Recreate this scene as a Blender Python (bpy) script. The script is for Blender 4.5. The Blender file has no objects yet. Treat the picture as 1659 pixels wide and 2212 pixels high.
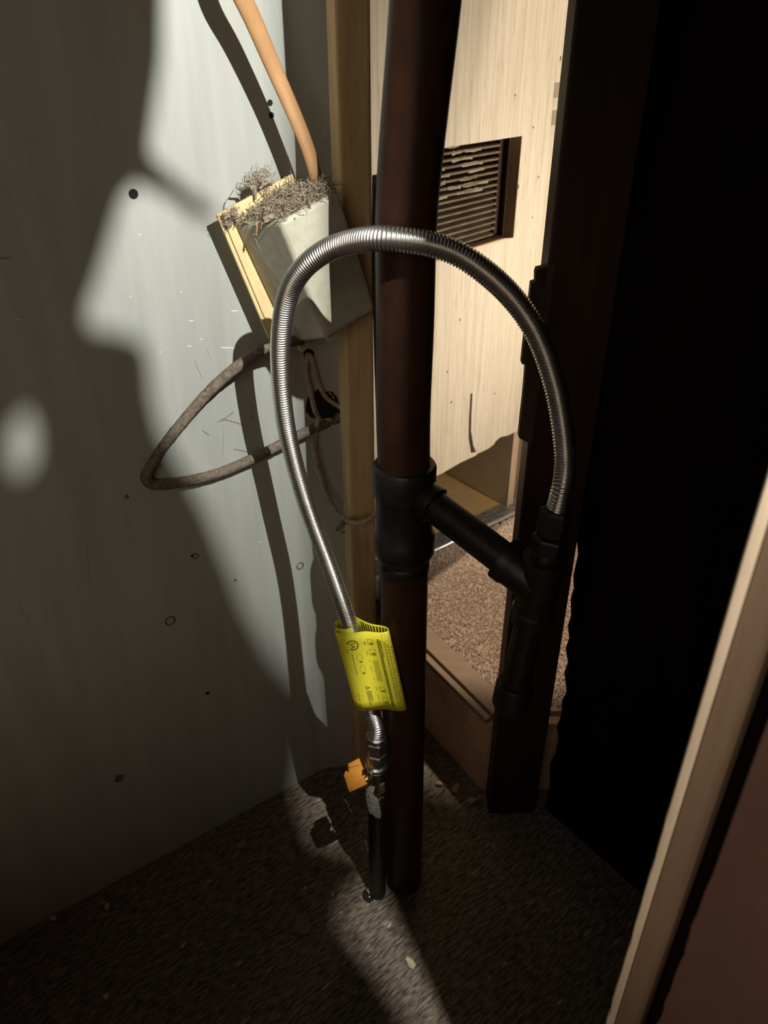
import bpy, bmesh, math, random
import numpy as np
from mathutils import Vector, Matrix

random.seed(7)
rng = np.random.default_rng(7)
SC = bpy.context.scene
COL = SC.collection

# ------------------------------------------------------------------ camera
FPX = 1661.0
PITCH = math.radians(31.4)
CAMH = 0.95
cam = bpy.data.cameras.new('camera')
camo = bpy.data.objects.new('camera', cam)
COL.objects.link(camo)
camo.location = (0, 0, CAMH)
camo.rotation_euler = (math.pi / 2 - PITCH, 0, 0)
cam.sensor_fit = 'VERTICAL'
cam.sensor_height = 36.0
cam.lens = 36.0 * FPX / 2212.0
cam.clip_start = 0.01
cam.dof.use_dof = True
cam.dof.focus_distance = 0.74
cam.dof.aperture_fstop = 8.5
SC.camera = camo

# ------------------------------------------------------------------ world, lamps, exposure
w = bpy.data.worlds.new('world')
SC.world = w
w.use_nodes = True
bg = w.node_tree.nodes['Background']
bg.inputs[0].default_value = (1.0, 0.84, 0.66, 1)
bg.inputs[1].default_value = 0.010
SC.view_settings.view_transform = 'Standard'
SC.view_settings.look = 'None'
SC.view_settings.gamma = 1.0
SC.view_settings.use_curve_mapping = False
SC.view_settings.exposure = 0.0
SC.cycles.max_bounces = 6
SC.cycles.use_denoising = True
SC.cycles.sample_clamp_indirect = 4.0
SC.cycles.caustics_reflective = False
SC.cycles.caustics_refractive = False

LAMP = Vector((0.172, 0.21, 1.15))          # hand torch held up beside the opening


def lamp(name, kind, loc, energy, color, **kw):
    d = bpy.data.lights.new(name, kind)
    d.energy = energy
    d.color = color
    for k, v in kw.items():
        setattr(d, k, v)
    o = bpy.data.objects.new(name, d)
    o.location = loc
    COL.objects.link(o)
    return o


def aim(o, p):
    o.rotation_euler = (Vector(p) - o.location).to_track_quat('-Z', 'Y').to_euler()


lamp('torch_light', 'POINT', LAMP, 34.0, (1.0, 0.97, 0.90), shadow_soft_size=0.0025)
rl = lamp('room_spot_light', 'SPOT', (0.55, 0.95, 0.66), 11.0, (1.0, 0.89, 0.74), shadow_soft_size=0.03, spot_size=math.radians(128), spot_blend=0.3)
aim(rl, (0.25, 1.35, 0.70))
dl = lamp('carpet_fill_light', 'SPOT', (0.26, 1.24, 1.45), 58.0, (1.0, 0.86, 0.68), shadow_soft_size=0.03, spot_size=math.radians(33), spot_blend=0.3)  # added second spot; its cone edge sets the carpet's shaded front
aim(dl, (0.20, 1.17, 0.15))
hl = lamp('fill_light', 'AREA', (-0.35, -1.05, 1.30), 4.3, (1.0, 0.82, 0.62), shape='DISK', size=0.9)  # added fill from behind the camera for the shaded areas
aim(hl, (-0.2, 0.6, 0.55))


# ------------------------------------------------------------------ pixel -> space helpers
CP, SP = math.cos(PITCH), math.sin(PITCH)
CAMP = Vector((0, 0, CAMH))


def ray(x, y):
    u = (x - 829.5) / FPX
    a = (y - 1106.0) / FPX
    return Vector((u, CP - a * SP, -SP - a * CP))


def at(x, y, z):
    return CAMP + ray(x, y) * z


def on_floor(x, y, h=0.0):
    r = ray(x, y)
    return CAMP + r * ((h - CAMH) / r.z)


def on_plane(x, y, p, n):
    r = ray(x, y)
    return CAMP + r * ((Vector(p) - CAMP).dot(n) / r.dot(n))


# ------------------------------------------------------------------ object helpers
def link(name, me, mat=None, parent=None):
    o = bpy.data.objects.new(name, me)
    COL.objects.link(o)
    if mat is not None and me is not None:
        me.materials.append(mat)
    if parent is not None:
        o.parent = parent
        o.matrix_parent_inverse = Matrix.Translation(-parent.location)
    return o


def thing(name, label, cat, loc=(0, 0, 0), group=None):
    o = bpy.data.objects.new(name, None)
    COL.objects.link(o)
    o.location = loc
    o.empty_display_size = 0.02
    o['label'] = label
    o['category'] = cat
    if group:
        o['group'] = group
    return o


def tag(o, label, cat, group=None):
    o['label'] = label
    o['category'] = cat
    if group:
        o['group'] = group
    return o


def struct(o):
    o['kind'] = 'structure'
    return o


def mesh(verts, faces, smooth=False, name='mesh'):
    me = bpy.data.meshes.new(name)
    me.from_pydata([tuple(v) for v in verts], [], [tuple(f) for f in faces])
    me.update()
    if smooth:
        me.polygons.foreach_set('use_smooth', [True] * len(me.polygons))
    return me


def fix(me):
    bm = bmesh.new()
    bm.from_mesh(me)
    bmesh.ops.recalc_face_normals(bm, faces=bm.faces)
    bm.to_mesh(me)
    bm.free()
    return me


class MB:
    def __init__(self):
        self.v = []
        self.f = []

    def add(self, v, f):
        k = len(self.v)
        self.v += [Vector(p) for p in v]
        self.f += [tuple(i + k for i in q) for q in f]
        return self

    def box8(self, c):
        return self.add(c, [(0, 1, 2, 3), (7, 6, 5, 4), (0, 4, 5, 1), (1, 5, 6, 2), (2, 6, 7, 3), (3, 7, 4, 0)])

    def box(self, o, ax, ay, az):
        o, ax, ay, az = Vector(o), Vector(ax), Vector(ay), Vector(az)
        return self.box8([o, o + ax, o + ax + ay, o + ay, o + az, o + ax + az, o + ax + ay + az, o + ay + az])

    def prism(self, pts, off):
        n = len(pts)
        a = [Vector(p) for p in pts]
        b = [p + Vector(off) for p in a]
        fs = [tuple(range(n)), tuple(range(2 * n - 1, n - 1, -1))]
        fs += [(i, (i + 1) % n, n + (i + 1) % n, n + i) for i in range(n)]
        return self.add(a + b, fs)

    def tube(self, pts, rad, seg=12, caps=True, squash=1.0, side=None):
        P = [Vector(p) for p in pts]
        n = len(P)
        R = rad if hasattr(rad, '__len__') else [rad] * n
        t = (P[1] - P[0]).normalized()
        u = Vector(side) if side is not None else t.orthogonal()
        v0 = []
        for i in range(n):
            t = (P[min(i + 1, n - 1)] - P[max(i - 1, 0)]).normalized()
            u = (u - t * u.dot(t)).normalized()
            b = t.cross(u)
            for k in range(seg):
                a = 2 * math.pi * k / seg
                v0.append(P[i] + (u * math.cos(a) + b * math.sin(a) * squash) * R[i])
        fs = []
        for i in range(n - 1):
            for k in range(seg):
                k2 = (k + 1) % seg
                fs.append((i * seg + k, i * seg + k2, (i + 1) * seg + k2, (i + 1) * seg + k))
        if caps:
            fs.append(tuple(reversed(range(seg))))
            fs.append(tuple(range((n - 1) * seg, n * seg)))
        return self.add(v0, fs)

    def lathe(self, base, axis, prof, seg=24, rot=0.0):
        """prof: list of (height along axis, radius)"""
        base, axis = Vector(base), Vector(axis).normalized()
        u = axis.orthogonal().normalized()
        b = axis.cross(u)
        v0 = []
        for h, r in prof:
            for k in range(seg):
                a = 2 * math.pi * k / seg + rot
                v0.append(base + axis * h + (u * math.cos(a) + b * math.sin(a)) * r)
        fs = []
        m = len(prof)
        for i in range(m - 1):
            for k in range(seg):
                k2 = (k + 1) % seg
                fs.append((i * seg + k, i * seg + k2, (i + 1) * seg + k2, (i + 1) * seg + k))
        fs.append(tuple(reversed(range(seg))))
        fs.append(tuple(range((m - 1) * seg, m * seg)))
        return self.add(v0, fs)

    def build(self, name, mat=None, parent=None, smooth=False, bevel=0.0, bseg=2, auto=None):
        me = fix(mesh(self.v, self.f, smooth, name))
        o = link(name, me, mat, parent)
        if smooth and auto:
            md = o.modifiers.new('edges', 'EDGE_SPLIT')
            md.split_angle = math.radians(auto)
        if bevel:
            md = o.modifiers.new('bevel', 'BEVEL')
            md.width = bevel
            md.segments = bseg
            md.limit_method = 'ANGLE'
            md.angle_limit = math.radians(40)
        return o


def spline(pts, n):
    P = np.array([tuple(p) for p in pts], float)
    d = np.r_[0, np.cumsum(np.linalg.norm(np.diff(P, axis=0), axis=1) ** 0.5)]
    m = len(P)
    # natural cubic in each dimension
    h = np.diff(d)
    A = np.zeros((m, m))
    B = np.zeros((m, P.shape[1]))
    A[0, 0] = A[-1, -1] = 1
    for i in range(1, m - 1):
        A[i, i - 1] = h[i - 1]
        A[i, i] = 2 * (h[i - 1] + h[i])
        A[i, i + 1] = h[i]
        B[i] = 3 * ((P[i + 1] - P[i]) / h[i] - (P[i] - P[i - 1]) / h[i - 1])
    c = np.linalg.solve(A, B)
    tt = np.linspace(0, d[-1], max(n * 4, 400))
    k = np.clip(np.searchsorted(d, tt, side='right') - 1, 0, m - 2)
    x = (tt - d[k])[:, None]
    hk = h[k][:, None]
    b = (P[k + 1] - P[k]) / hk - hk * (2 * c[k] + c[k + 1]) / 3
    Q = P[k] + b * x + c[k] * x ** 2 + (c[k + 1] - c[k]) / (3 * hk) * x ** 3
    s = np.r_[0, np.cumsum(np.linalg.norm(np.diff(Q, axis=0), axis=1))]
    ss = np.linspace(0, s[-1], n)
    out = np.stack([np.interp(ss, s, Q[:, j]) for j in range(P.shape[1])], 1)
    return [Vector(q) for q in out], s[-1]


# ------------------------------------------------------------------ materials
def lin(r, g, b):
    f = lambda c: (c / 255 / 12.92) if c / 255 <= 0.04045 else ((c / 255 + 0.055) / 1.055) ** 2.4
    return (f(r), f(g), f(b), 1)


def mat(name, c1, c2=None, rough=0.6, metal=0.0, scale=(20, 20, 20), detail=6, lo=0.35, hi=0.65,
        bump=0.0, bscale=None, rot=(0, 0, 0), c3=None, scale3=None, lo3=0.6, hi3=0.7, coat=0.0, spec=0.5, bdist=0.002):
    m = bpy.data.materials.new(name)
    m.use_nodes = True
    nt = m.node_tree
    N, L = nt.nodes, nt.links
    b = N['Principled BSDF']
    b.inputs['Roughness'].default_value = rough
    b.inputs['Metallic'].default_value = metal
    b.inputs['Specular IOR Level'].default_value = spec
    b.inputs['Coat Weight'].default_value = coat
    b.inputs['Base Color'].default_value = c1
    tc = N.new('ShaderNodeTexCoord')

    def noise(sc, det=detail, rough_=0.6):
        mp = N.new('ShaderNodeMapping')
        if any(rot):
            mp.vector_type = 'TEXTURE'
            mp.inputs['Scale'].default_value = tuple(1.0 / q for q in sc)
        else:
            mp.inputs['Scale'].default_value = sc
        mp.inputs['Rotation'].default_value = rot
        L.new(tc.outputs['Object'], mp.inputs['Vector'])
        n = N.new('ShaderNodeTexNoise')
        n.inputs['Scale'].default_value = 1.0
        n.inputs['Detail'].default_value = det
        n.inputs['Roughness'].default_value = rough_
        L.new(mp.outputs['Vector'], n.inputs['Vector'])
        return n

    def mix(a, bcol, fac_node, lo_, hi_):
        mr = N.new('ShaderNodeMapRange')
        mr.inputs['From Min'].default_value = lo_
        mr.inputs['From Max'].default_value = hi_
        L.new(fac_node.outputs['Fac'], mr.inputs['Value'])
        mx = N.new('ShaderNodeMix')
        mx.data_type = 'RGBA'
        L.new(mr.outputs['Result'], mx.inputs['Factor'])
        if isinstance(a, tuple):
            mx.inputs['A'].default_value = a
        else:
            L.new(a, mx.inputs['A'])
        mx.inputs['B'].default_value = bcol
        return mx.outputs['Result']

    out = c1
    if c2 is not None:
        out = mix(out, c2, noise(scale), lo, hi)
    if c3 is not None:
        out = mix(out, c3, noise(scale3), lo3, hi3)
    if not isinstance(out, tuple):
        L.new(out, b.inputs['Base Color'])
    if bump:
        bn = N.new('ShaderNodeBump')
        bn.inputs['Strength'].default_value = bump
        bn.inputs['Distance'].default_value = bdist
        L.new(noise(bscale or scale).outputs['Fac'], bn.inputs['Height'])
        L.new(bn.outputs['Normal'], b.inputs['Normal'])
    return m


M = {}
M['panel_grey'] = mat('painted_grey_metal', (0.36, 0.38, 0.355, 1), (0.42, 0.44, 0.415, 1), rough=0.55, scale=(45, 45, 4),
                      c3=(0.40, 0.38, 0.32, 1), scale3=(60, 60, 7), lo3=0.62, hi3=0.80, bump=0.02, bscale=(300, 300, 300))
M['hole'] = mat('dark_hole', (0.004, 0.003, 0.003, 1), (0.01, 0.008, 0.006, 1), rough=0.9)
M['screw'] = mat('rusty_screw', (0.10, 0.075, 0.05, 1), (0.20, 0.16, 0.11, 1), rough=0.6, scale=(400, 400, 400))
M['scratch'] = mat('pale_scratch', (0.75, 0.74, 0.68, 1), (0.85, 0.84, 0.8, 1), rough=0.3)
M['scuff'] = mat('dark_scuff', (0.16, 0.155, 0.14, 1), (0.24, 0.23, 0.2, 1), rough=0.8, scale=(300, 300, 300))
M['floor'] = mat('dusty_plank_floor', (0.062, 0.047, 0.034, 1), (0.27, 0.225, 0.175, 1), rough=0.9, scale=(70, 330, 60), rot=(0, 0, math.radians(40)),
                 lo=0.38, hi=0.62, c3=(0.55, 0.49, 0.41, 1), scale3=(45, 170, 40), lo3=0.60, hi3=0.72, bump=0.3, bscale=(80, 330, 60))
M['wood_post'] = mat('old_wood_post', (0.66, 0.47, 0.25, 1), (0.50, 0.34, 0.17, 1), rough=0.75, scale=(120, 120, 9),
                     c3=(0.10, 0.06, 0.03, 1), scale3=(160, 160, 90), lo3=0.66, hi3=0.74, bump=0.1, bscale=(200, 200, 12))
M['jamb'] = mat('dark_stained_wood', (0.040, 0.020, 0.011, 1), (0.026, 0.013, 0.008, 1), rough=0.55, scale=(90, 90, 5), bump=0.08, spec=0.25)
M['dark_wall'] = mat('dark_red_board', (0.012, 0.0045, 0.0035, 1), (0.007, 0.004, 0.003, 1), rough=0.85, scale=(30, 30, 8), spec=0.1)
M['iron'] = mat('black_iron_pipe', (0.055, 0.021, 0.011, 1), (0.032, 0.015, 0.010, 1), rough=0.5, scale=(70, 70, 30), spec=0.3, bump=0.05, bscale=(300, 300, 200))
M['iron_fit'] = mat('black_malleable_fitting', (0.016, 0.014, 0.012, 1), (0.010, 0.009, 0.008, 1), rough=0.42, scale=(120, 120, 120), spec=0.4, bump=0.15, bscale=(500, 500, 500))
M['steel'] = mat('stainless_corrugated', (0.66, 0.65, 0.62, 1), (0.56, 0.55, 0.53, 1), rough=0.30, metal=1.0, scale=(80, 80, 80))
M['zinc'] = mat('zinc_plated_nut', (0.62, 0.63, 0.64, 1), (0.50, 0.51, 0.52, 1), rough=0.30, metal=1.0, scale=(150, 150, 150))
M['brass_dark'] = mat('tarnished_brass', (0.30, 0.25, 0.14, 1), (0.16, 0.13, 0.08, 1), rough=0.35, metal=1.0, scale=(160, 160, 160))
M['brass_letter'] = mat('bright_brass', (0.75, 0.68, 0.45, 1), (0.7, 0.6, 0.4, 1), rough=0.35, metal=0.6)
M['orange'] = mat('orange_paint', (0.62, 0.25, 0.012, 1), (0.52, 0.20, 0.012, 1), rough=0.5, spec=0.2, scale=(120, 120, 120), c3=(0.22, 0.10, 0.03, 1), scale3=(300, 300, 300), lo3=0.66, hi3=0.76)
M['yellow'] = mat('yellow_vinyl', (0.93, 0.86, 0.06, 1), (0.90, 0.83, 0.055, 1), rough=0.40, scale=(30, 30, 30))
M['ink'] = mat('olive_ink', (0.06, 0.05, 0.006, 1), (0.07, 0.06, 0.006, 1), rough=0.5)
M['ink_soft'] = mat('faded_olive_ink', (0.22, 0.19, 0.015, 1), (0.25, 0.215, 0.015, 1), rough=0.5)
M['box'] = mat('putty_plastic', (0.47, 0.46, 0.37, 1), (0.40, 0.385, 0.30, 1), rough=0.6, scale=(90, 90, 90), c3=(0.30, 0.26, 0.18, 1), scale3=(260, 260, 260), lo3=0.64, hi3=0.76, bump=0.06, bscale=(500, 500, 500))
M['plate'] = mat('yellowed_plate', (0.74, 0.60, 0.32, 1), (0.66, 0.53, 0.28, 1), rough=0.6, scale=(100, 100, 100))
M['dust'] = mat('grey_brown_fluff', (0.36, 0.30, 0.225, 1), (0.24, 0.195, 0.145, 1), rough=1.0, scale=(300, 300, 300), spec=0.05)
M['tan_cable'] = mat('tan_sheathed_cable', (0.43, 0.24, 0.105, 1), (0.35, 0.195, 0.085, 1), rough=0.5, scale=(60, 60, 30), c3=(0.25, 0.15, 0.07, 1), scale3=(180, 180, 120), lo3=0.67, hi3=0.75)
M['grey_cable'] = mat('dusty_grey_cable', (0.12, 0.10, 0.082, 1), (0.24, 0.20, 0.155, 1), rough=0.95, scale=(260, 260, 260), lo=0.36, hi=0.66, spec=0.1, bump=0.5, bscale=(500, 500, 500))
M['wire'] = mat('dusty_wire', (0.48, 0.39, 0.31, 1), (0.30, 0.24, 0.185, 1), rough=0.95, scale=(200, 200, 200), spec=0.1, bump=0.6, bscale=(600, 600, 600), bdist=0.001)
M['copper'] = mat('bare_copper', (0.80, 0.38, 0.22, 1), (0.7, 0.32, 0.18, 1), rough=0.3, metal=1.0)
M['whitewash'] = mat('whitewashed_plywood', (0.74, 0.645, 0.50, 1), (0.62, 0.52, 0.38, 1), rough=0.65, scale=(150, 150, 6), lo=0.40, hi=0.66,
                     c3=(0.36, 0.275, 0.185, 1), scale3=(420, 420, 22), lo3=0.58, hi3=0.74, bump=0.15, bscale=(300, 300, 10))
M['slat'] = mat('brown_louvre_slat', (0.21, 0.145, 0.092, 1), (0.135, 0.092, 0.056, 1), rough=0.75, scale=(40, 40, 90), lo=0.4, hi=0.62)
M['vent_wood'] = mat('brown_vent_frame', (0.30, 0.215, 0.14, 1), (0.24, 0.17, 0.11, 1), rough=0.7, scale=(90, 90, 12))
M['mortise'] = mat('bare_mortise', (0.30, 0.245, 0.165, 1), (0.36, 0.30, 0.20, 1), rough=0.8, scale=(200, 200, 200))
M['cream'] = mat('cream_board', (0.86, 0.77, 0.62, 1), (0.80, 0.71, 0.57, 1), rough=0.65, scale=(20, 20, 20), c3=(0.25, 0.17, 0.10, 1), scale3=(140, 140, 90), lo3=0.72, hi3=0.8)
M['white_trim'] = mat('chipped_white_paint', (0.70, 0.70, 0.64, 1), (0.62, 0.60, 0.52, 1), rough=0.5, scale=(60, 60, 20), c3=(0.12, 0.09, 0.06, 1), scale3=(130, 130, 60), lo3=0.66, hi3=0.72)
M['bare_edge'] = mat('bare_wood_edge', (0.62, 0.46, 0.31, 1), (0.54, 0.39, 0.26, 1), rough=0.75, scale=(120, 120, 14), c3=(0.2, 0.12, 0.07, 1), scale3=(220, 220, 120), lo3=0.7, hi3=0.76)
M['oak'] = mat('yellow_oak_floor', (0.46, 0.30, 0.13, 1), (0.38, 0.24, 0.10, 1), rough=0.5, scale=(20, 160, 20), rot=(0, 0, math.radians(38)), bump=0.05)
M['alu'] = mat('worn_aluminium', (0.55, 0.54, 0.51, 1), (0.28, 0.26, 0.23, 1), rough=0.42, metal=0.85, scale=(60, 200, 60), rot=(0, 0, math.radians(38)), lo=0.42, hi=0.62)
M['alu_edge'] = mat('bright_aluminium', (0.86, 0.85, 0.82, 1), (0.78, 0.77, 0.74, 1), rough=0.3, metal=0.6)
M['carpet'] = mat('pinkish_carpet', (0.46, 0.35, 0.27, 1), (0.36, 0.27, 0.205, 1), rough=1.0, scale=(200, 200, 200), spec=0.02)
M['tuft'] = mat('pinkish_carpet_pile', (0.78, 0.64, 0.53, 1), (0.60, 0.47, 0.38, 1), rough=1.0, scale=(280, 280, 280), spec=0.02)
M['tack'] = mat('brown_edge_strip', (0.30, 0.205, 0.135, 1), (0.24, 0.16, 0.10, 1), rough=0.7, scale=(20, 120, 20))
M['plywood'] = mat('stained_subfloor_edge', (0.66, 0.42, 0.28, 1), (0.48, 0.31, 0.20, 1), rough=0.85, scale=(25, 25, 25), c3=(0.16, 0.10, 0.065, 1), scale3=(55, 55, 55), lo3=0.62, hi3=0.74, bump=0.3, bscale=(120, 120, 120))
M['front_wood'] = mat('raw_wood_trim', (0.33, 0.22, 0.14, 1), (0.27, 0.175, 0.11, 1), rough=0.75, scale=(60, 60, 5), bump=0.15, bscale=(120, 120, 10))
M['lit_edge'] = mat('wood_lit_edge', (0.78, 0.62, 0.44, 1), (0.66, 0.51, 0.35, 1), rough=0.8, scale=(90, 90, 12), bump=0.2)  # pale tone stands in for torch light on the board edge
M['front_red'] = mat('red_brown_board', (0.20, 0.105, 0.075, 1), (0.15, 0.075, 0.05, 1), rough=0.75, scale=(16, 16, 7), bump=0.1)
M['chip'] = mat('pale_chip', (0.62, 0.58, 0.50, 1), (0.5, 0.46, 0.39, 1), rough=0.8, scale=(300, 300, 300))
M['cream_chip'] = mat('cream_chip', (0.66, 0.60, 0.38, 1), (0.55, 0.49, 0.3, 1), rough=0.8, scale=(200, 200, 200))
M['scrap'] = mat('brown_paper', (0.26, 0.20, 0.12, 1), (0.19, 0.145, 0.085, 1), rough=0.9, scale=(100, 300, 100))
M['sticker'] = mat('torn_silver_sticker', (0.40, 0.395, 0.38, 1), (0.30, 0.295, 0.28, 1), rough=0.5, scale=(200, 200, 200))
M['splinter'] = mat('dark_splintered_wood', (0.055, 0.030, 0.018, 1), (0.03, 0.017, 0.010, 1), rough=0.8, scale=(160, 160, 14), bump=0.3)
M['room'] = mat('beige_room_wall', (0.42, 0.33, 0.24, 1), (0.38, 0.30, 0.22, 1), rough=0.8, scale=(5, 5, 5))

# ================================================================== THE SETTING
Z = Vector((0, 0, 1))
WA = Vector((-0.474, 0.532, 0))
WB = Vector((-0.092, 0.8015, 0))
WD = (WB - WA).normalized()
WN = Vector((WD.y, -WD.x, 0))               # faces the camera side


def on_wall(x, y, off=0.0):
    return on_plane(x, y, WA + WN * off, WN)


# --- floor of the cavity
fl = MB()
fl.box((-0.9, -0.2, -0.02), (1.9, 0, 0), (0, 1.3, 0), (0, 0, 0.02))
struct(fl.build('floor', M['floor']))

# --- left sheet metal wall, folded at its right-hand end
prof = []
p_end = WB - WD * 0.010
prof.append(WA - WD * 0.34)
prof.append(p_end)
turn = math.radians(29)
rad = 0.045
c0 = p_end + WN * rad
for k in range(1, 9):
    a = turn * k / 8
    prof.append(c0 - WN * (rad * math.cos(a)) + WD * (rad * math.sin(a)))
e_d = (WD * math.cos(turn) + WN * math.sin(turn)).normalized()
prof.append(prof[-1] + e_d * 0.045)
wl = MB()
n = len(prof)
TH = -0.003
vs = []
for h in (0.0, 1.55):
    for i, p in enumerate(prof):
        vs.append(p + Z * h)
for h in (0.0, 1.55):
    for i, p in enumerate(prof):
        q = prof[min(i + 1, n - 1)] - prof[max(i - 1, 0)]
        nn = Vector((q.y, -q.x, 0)).normalized()
        vs.append(p + nn * TH + Z * h)
fs = []
for i in range(n - 1):
    fs.append((i, i + 1, n + i + 1, n + i))
    fs.append((2 * n + i, 3 * n + i, 3 * n + i + 1, 2 * n + i + 1))
    fs.append((i, 2 * n + i, 2 * n + i + 1, i + 1))
    fs.append((n + i, n + i + 1, 3 * n + i + 1, 3 * n + i))
fs.append((0, n, 3 * n, 2 * n))
fs.append((n - 1, 3 * n - 1, 4 * n - 1, 2 * n - 1))
wl.add(vs, fs)
wall_left = struct(wl.build('wall_left', M['panel_grey'], smooth=True, auto=50))
FACE_P = prof[-2]
FACE_N = Vector((e_d.y, -e_d.x, 0))


def on_face(x, y, off=0.0):
    return on_plane(x, y, FACE_P + FACE_N * off, FACE_N)


def disc(name, c, nrm, r, m, parent, depth=0.0012, seg=14, jag=0.0, stretch=1.0):
    u = Z
    b = nrm.cross(u).normalized()
    pts = []
    for k in range(seg):
        a = 2 * math.pi * k / seg
        rr = r * (1 + random.uniform(-jag, jag))
        pts.append(c + (u * math.cos(a) * stretch + b * math.sin(a)) * rr - nrm * 0.0002)
    return MB().prism(pts, nrm * depth).build(name, m, parent)


def ring(name, c, nrm, r0, r1, m, parent):
    return MB().lathe(c, nrm, [(-0.0002, r1), (0.0009, r1), (0.0011, (r0 + r1) / 2), (0.0007, r0), (-0.0002, r0 * 0.9)], 18).build(name, m, parent, smooth=True)


for (x, y, r) in ((288, 419, 0.0042), (583, 222, 0.0027), (586, 249, 0.0027)):
    c = on_wall(x, y) if x < 500 else on_plane(x, y, WA, WN)
    hb = disc('hole', c, WN, r, M['hole'], wall_left, depth=0.0006)
for (x, y, r, m) in ((257, 1681, 0.0058, 'screw'), (448, 1497, 0.0024, 'hole'), (415, 1200, 0.0016, 'hole'), (273, 1073, 0.0022, 'screw'), (678, 1178, 0.0024, 'hole'), (508, 1253, 0.0012, 'hole')):
    disc('hole', on_wall(x, y), WN, r, M[m], wall_left, depth=0.0009, jag=0.25)
for (x, y, r) in ((367, 1341, 0.0064), (648, 1222, 0.0052), (422, 1201, 0.0034)):
    ring('screw_ring', on_wall(x, y), WN, r * 0.72, r, M['screw'], wall_left)
disc('rivet', on_face(703, 291), FACE_N, 0.0028, M['box'], wall_left, depth=0.0022)
# scratches and scuffs standing on the sheet
for (x0, y0, x1, y1, wd) in ((478, 751, 508, 752, .0005), (500, 672, 514, 671, .0004), (408, 693, 418, 693, .0004), (432, 733, 438, 733, .0004), (300, 507, 304, 506, .0005), (390, 630, 393, 630, .0005), (345, 760, 349, 761, .0004), (280, 640, 283, 640, .0004), (36, 690, 44, 690, .0004), (405, 748, 414, 748, .0004), (318, 1303, 326, 1302, .0004), (338, 1313, 345, 1312, .0004), (560, 1173, 564, 1170, .0004)):
    a, b = on_wall(x0, y0), on_wall(x1, y1)
    MB().box(a - Z * wd, b - a, Z * 2 * wd, WN * 0.0003).build('scratch', M['scratch'], wall_left)
for pts in ([(478, 908), (484, 930), (483, 950), (480, 985)], [(478, 905), (497, 909), (526, 918)], [(505, 890), (484, 905), (470, 912)], [(540, 895), (548, 903), (546, 908)], [(437, 930), (452, 940)], [(505, 970), (535, 976)], [(420, 780), (438, 820)], [(448, 755), (455, 780)], [(40, 1300), (62, 1345)], [(187, 1180), (196, 1268)], [(0, 558), (20, 556)]):
    q = [on_wall(*p) for p in pts]
    for a, b in zip(q, q[1:]):
        MB().box(a - Z * 0.0006, b - a, Z * 0.0012, WN * 0.0003).build('scuff', M['scuff'], wall_left)
# ragged knock-out in the folded end of the sheet, and the small wire hole above it
kp = [on_face(x, y, 0.0008) for (x, y) in ((662, 868), (668, 850), (682, 845), (690, 838), (700, 846), (718, 846), (728, 858), (733, 875), (744, 884), (746, 905), (730, 912), (712, 902), (690, 905), (672, 902), (660, 888))]
MB().prism(kp, FACE_N * 0.0006).build('knockout_hole', M['hole'], wall_left)
disc('wire_hole', on_face(667, 765, 0.0008), FACE_N, 0.0058, M['hole'], wall_left, depth=0.0006)

# --- right-hand dark wall with a ragged left end (the slit)
RB0 = Vector((0.234, 0.73, 0))
RD = Vector((0.616, -0.788, 0)).normalized()
RN = Vector((-RD.y, RD.x, 0)) * -1
prof_s = [(0.000, 0.0), (0.002, 0.05), (-0.004, 0.09), (0.003, 0.12), (0.002, 0.15), (-0.003, 0.165), (0.001, 0.19), (-0.001, 0.215), (0.003, 0.235), (-0.005, 0.262), (-0.002, 0.28), (-0.009, 0.30), (-0.006, 0.318), (-0.011, 0.335), (-0.0085, 0.352), (-0.013, 0.375), (-0.011, 0.392), (-0.0145, 0.41), (-0.0125, 0.44), (-0.020, 0.47), (-0.022, 0.5), (-0.03, 1.55)]
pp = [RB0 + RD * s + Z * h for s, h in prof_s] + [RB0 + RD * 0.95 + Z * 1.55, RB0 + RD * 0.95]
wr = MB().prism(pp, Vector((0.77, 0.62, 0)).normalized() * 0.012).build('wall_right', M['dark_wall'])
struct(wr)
# --- dark jamb stud
JY = 0.72
xl = on_plane(1062, 1690, (0, JY, 0), Vector((0, 1, 0))).x
xr = on_plane(1166, 1690, (0, JY, 0), Vector((0, 1, 0))).x
jb = MB()
jb.box((xl, JY, 0), (xr - xl, 0, 0), (0, 0.035, 0), (0, 0, 1.55))
jamb = struct(jb.build('trim_1', M['jamb'], bevel=0.0025))
# splintered strip left on the stud's inner edge
P = Vector((0, JY - 0.002, 0))
NY = Vector((0, 1, 0))
sp = [on_plane(x, y, P, NY) for (x, y) in ((1200, 570), (1187, 573), (1176, 577), (1160, 581), (1157, 590), (1157, 609), (1148, 612), (1145, 640), (1143, 660), (1139, 700), (1133, 730), (1127, 786), (1136, 789), (1133, 830), (1130, 862), (1125, 905), (1121, 946), (1136, 954), (1150, 960))]
MB().prism(sp, Vector((0, 0.010, 0))).build('splintered_strip', M['splinter'], jamb)
sp = [on_plane(x, y, Vector((0, JY - 0.004, 0)), NY) for (x, y) in ((1170, 590), (1180, 588), (1178, 624), (1168, 626))]
MB().prism(sp, Vector((0, 0.004, 0))).build('paper_remnant', M['jamb'], jamb)

# --- near torn opening: board on the right, unseen sheet above and low bar below, added to shape the light
E0 = Vector((0.1492, 0.2617, 0))
BD = Vector((0.66, -0.75, 0)).normalized()
BN = Vector((BD.y, -BD.x, 0)).normalized()   # towards the camera
wf = bpy.data.objects.new('wall_front', None)
COL.objects.link(wf)
wf.location = E0
struct(wf)


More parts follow.
